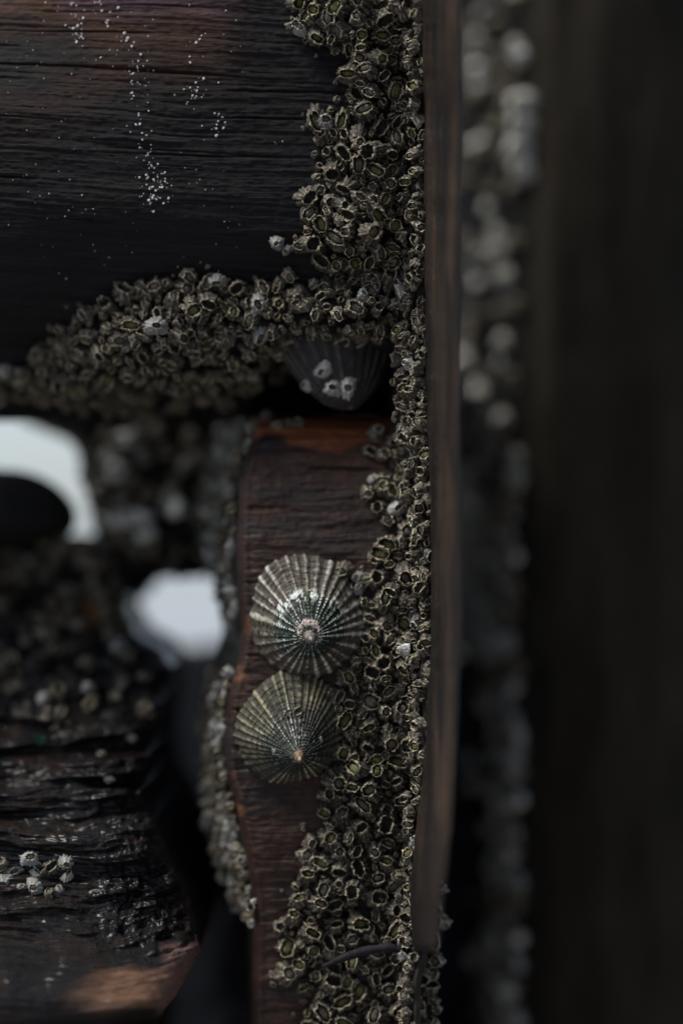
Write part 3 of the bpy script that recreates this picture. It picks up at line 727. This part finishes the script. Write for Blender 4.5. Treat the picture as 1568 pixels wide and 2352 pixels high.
AREA = {'upper': 'in the upper cluster', 'shelf': 'in the shelf crust', 'flank': 'on the edge along the batten', 'post': 'in the limpet post crust',
        'top': 'near the top of the limpet post', 'leftedge': 'on the left edge of the limpet post', 'behind': 'on the blurred timber behind', 'far': 'blurred beside the rear post', 'block': 'in the white patch on the worn timber'}
GRP = {'upper': 'barnacles of the upper cluster', 'shelf': 'barnacles of the shelf crust', 'flank': 'barnacles along the batten edge', 'post': 'barnacles right of the limpets', 'top': 'barnacles at the post top',
       'leftedge': 'barnacles on the left edge of the limpet post', 'behind': 'barnacles on the timbers behind', 'far': 'barnacles beside the rear post', 'block': 'white barnacles on the worn timber', 'single': 'lone barnacles'}
def words(b_):
    look = {'olive': 'olive lidded', 'buff': 'buff lidded', 'empty': 'hollow', 'white': 'pale', 'chalk': 'bright white'}[b_['w']]
    x, y, a = b_['px'], b_['py'], b_['area']; z = side = ''
    if a == 'upper':
        z = 'picture top' if y < 110 else 'above its left tip' if y < 270 else 'below its left tip' if y < 440 else 'at its lower end'
        side = 'left rim' if x < 775 else 'mid width' if x < 850 else 'batten side'
    elif a == 'shelf':
        z = 'far left' if x < 200 else 'left half' if x < 430 else 'right half' if x < 660 else 'right end'
        side = 'upper rim' if y < 700 else 'mid height' if y < 800 else 'lower rim'
    elif a == 'post':
        z = 'above the limpet tips' if y < 1440 else 'between the limpet tips' if y < 1735 else 'below the limpets' if y < 1920 else 'widest part' if y < 2200 else 'at the bottom'
        side = 'left rim' if x < 790 else 'mid width' if x < 890 else 'batten side'
    elif a in ('flank', 'far'):
        z = 'level with the plank' if y < 900 else 'limpet level' if y < 1800 else 'near the bottom'
    elif a == 'leftedge':
        z = 'above the upper limpet' if y < 1280 else 'level with the limpets' if y < 1800 else 'below both limpets'
    elif a == 'block':
        z = 'left end' if x < 60 else 'middle' if x < 125 else 'right end'
    elif a == 'behind':
        z = 'at the lower left' if x < 350 and y > 1240 else 'right of the bright gap'
    return look, z, side
buckets = {}
for b_ in alone:
    if b_['label']: continue
    look, z, side = words(b_)
    size = 'large ' if b_['rpx'] >= 26 else ''
    col = size + '%s barnacle' % look
    buckets.setdefault((col, AREA[b_['area']], z, side), []).append(b_)
for (col, ar, z, side), L in buckets.items():
    base = '%s %s%s' % (col, ar, ', ' + ', '.join(t for t in (z, side) if t) if z else '')
    L.sort(key=lambda q: q['py'])
    n = len(L)
    for i, b_ in enumerate(L):
        pre = '' if n == 1 else ('upper ', 'lower ')[i] if n == 2 else ('uppermost ', 'middle ', 'lowest ')[i] if n == 3 else \
              ('uppermost ', 'second highest ', 'second lowest ', 'lowest ')[i] if n == 4 else 'uppermost ' if i == 0 else 'second highest ' if i == 1 else 'lowest ' if i == n - 1 else 'second lowest ' if i == n - 2 else 'central ' if (n == 5) else 'inner '
        b_['label'] = pre + base

proto = {}
for i, k in enumerate(KINDS): proto[i] = None
for b_ in alone:
    k = b_['k']
    q = b_['nrm'].to_track_quat('Z', 'Y') @ Quaternion((0, 0, 1), b_['spin'])
    if proto[k] is None:
        if KINDS[k][1]:
            o = link('barnacle', None); o.empty_display_size = .2
            ch = [link('shell', KINDS[k][0], parent=o), link('lid', KINDS[k][1], parent=o)]
        else:
            o = link('barnacle', KINDS[k][0]); ch = []
        proto[k] = (o, ch)
    else:
        src, kids = proto[k]
        o = src.copy(); COL.objects.link(o)
        for c_ in kids:
            d_ = c_.copy(); COL.objects.link(d_); d_.parent = o
    o.location = b_['pos']; o.rotation_mode = 'QUATERNION'; o.rotation_quaternion = q
    o.scale = (b_['r'] * b_['ex'], b_['r'] / b_['ex'], b_['r'] * b_['hz'])
    tag(o, b_['label'], 'barnacle', GRP[b_['area']])

VV = []; FF = []; CC = []; off = 0
for b_ in crust:
    q = (b_['nrm'].to_track_quat('Z', 'Y') @ Quaternion((0, 0, 1), b_['spin'])).to_matrix()
    Mq = np.array(q) * np.array([b_['r'] * b_['ex'], b_['r'] / b_['ex'], b_['r'] * b_['hz']])[None]
    t = random.uniform(.75, 1.2)
    for part in (KINDS[b_['k']][2], KINDS[b_['k']][3]):
        if part is None: continue
        v, f, c_ = part
        VV.append(v @ Mq.T + np.array(b_['pos'])[None]); CC.append(c_ * t)
        FF += [[i + off for i in ff] for ff in f]; off += len(v)
if VV:
    o = link('barnacle_crust', mesh('barnacle_crust', np.concatenate(VV), FF, np.concatenate(CC)), M_SHELL)
    tag(o, 'mass of smaller grey brown barnacles crusting the timbers', 'barnacles', kind='stuff')

# ------------------------------------------------------------------ tiny white spat on the plank
pts = []
def streak(line, n, wx, wy):
    for _ in range(n):
        t = random.random() * (len(line) - 1); i = int(t); f = t - i
        x = line[i][0] * (1 - f) + line[i + 1][0] * f + random.gauss(0, wx); y = line[i][1] * (1 - f) + line[i + 1][1] * f + random.gauss(0, wy)
        pts.append((x, y, 1.0 + 2.6 * random.random() ** 2))
streak([(170, 0), (175, 60), (185, 125)], 34, 14, 10); streak([(235, 0), (245, 50)], 16, 14, 10); streak([(270, 60), (310, 110), (320, 140)], 14, 22, 6)
streak([(310, 130), (315, 200), (330, 300), (345, 380)], 62, 14, 6); streak([(345, 400), (370, 430), (350, 465)], 66, 17, 9)
streak([(455, 80), (455, 170), (440, 230)], 26, 14, 8); streak([(500, 245), (505, 310)], 16, 14, 6); streak([(635, 328), (655, 330)], 3, 8, 2)
for _ in range(120): pts.append((random.uniform(0, 560), random.uniform(0, 640), random.uniform(.8, 1.7)))
VV = []; FF = []; off = 0
for x, y, r in pts:
    q, n = cast(x, y, 'plank')
    if q is None: continue
    s = r * K; a1 = n.orthogonal().normalized(); a2 = n.cross(a1)
    ring = []
    el = random.uniform(.7, 1.5)
    for (f, h) in ((1, -.5), (.9, .35), (.5, .8)):
        for j in range(7):
            an = j * 2 * math.pi / 7 + .2
            VV.append(q + a1 * (s * f * el * math.cos(an) * random.uniform(.8, 1.2)) + a2 * (s * f * math.sin(an)) + n * (s * h))
    VV.append(q + n * s * .75)
    for i in range(2):
        for j in range(7): FF.append([off + i * 7 + j, off + i * 7 + (j + 1) % 7, off + (i + 1) * 7 + (j + 1) % 7, off + (i + 1) * 7 + j])
    for j in range(7): FF.append([off + 14 + j, off + 14 + (j + 1) % 7, off + 21])
    off += 22
o = link('barnacle_spat', mesh('barnacle_spat', np.array([tuple(v) for v in VV]), FF, np.full((len(VV), 3), .55)), M_SHELL)
tag(o, 'tiny white specks of young barnacles scattered down the dark plank', 'specks', kind='stuff')

# ------------------------------------------------------------------ twig across the lower crust, weed tuft on the worn timber
def tube(name, pts, rad, mat, col, parent=None, seg=10):
    pts = [Vector(p) for p in pts]; V = []; F = []
    for i, p in enumerate(pts):
        d = (pts[min(i + 1, len(pts) - 1)] - pts[max(i - 1, 0)]).normalized(); a1 = d.orthogonal().normalized(); a2 = d.cross(a1)
        rr = rad * (1 - .6 * abs(2 * i / (len(pts) - 1) - 1) ** 3) * random.uniform(.85, 1.15)
        for j in range(seg): an = 2 * math.pi * j / seg; V.append(p + a1 * rr * math.cos(an) + a2 * rr * math.sin(an))
    for i in range(len(pts) - 1):
        for j in range(seg): F.append([i * seg + j, i * seg + (j + 1) % seg, (i + 1) * seg + (j + 1) % seg, (i + 1) * seg + j])
    F.append(list(range(seg))[::-1]); F.append([len(V) - seg + j for j in range(seg)])
    V = np.array([tuple(v) for v in V]); c = V.mean(0)
    o = link(name, mesh(name, V - c, F, np.tile(np.array(col), (len(V), 1))), mat, parent=parent, loc=c)
    return o
tw = interp([(740, 2222), (790, 2200), (840, 2184), (890, 2176), (930, 2184), (960, 2198)])
o = tube('twig', [P(np.array(float(x)), np.array(float(tw(x))), -.0005) for x in range(740, 961, 14)], .0012, M_DARK, (.016, .015, .017))
tag(o, 'thin dark twig lying across the barnacles low on the post', 'twig')
wroot = bpy.data.objects.new('seaweed_tuft', None); COL.objects.link(wroot)
q, n = cast(95, 1712, 'worn_timber'); wroot.location = q
tag(wroot, 'small green seaweed tuft on the worn timber', 'seaweed')
for i in range(7):
    a = random.uniform(-1.2, 1.2); L = random.uniform(.004, .008); V = []; F = []
    for k in range(8):
        t = k / 7; w = .0007 * (1 - t) + .0001
        c_ = Vector((math.sin(a) * L * t, -.004 * t, math.cos(a) * L * t * (1 - .5 * t)))
        for dx, dy in ((-w, 0), (0, -w * .4), (w, 0), (0, w * .4)): V.append(tuple(c_ + Vector((dx, dy, 0))))
    for k in range(7):
        for j in range(4): F.append([k * 4 + j, k * 4 + (j + 1) % 4, k * 4 + 4 + (j + 1) % 4, k * 4 + 4 + j])
    link('frond', mesh('frond', V, F, np.tile(np.array([.02, .10, .055]), (len(V), 1))), M_WEED, parent=wroot)
print('barnacles', len(BARN), 'seen', sum(b_['seen'] for b_ in BARN), 'alone', len(alone), 'crust', len(crust))
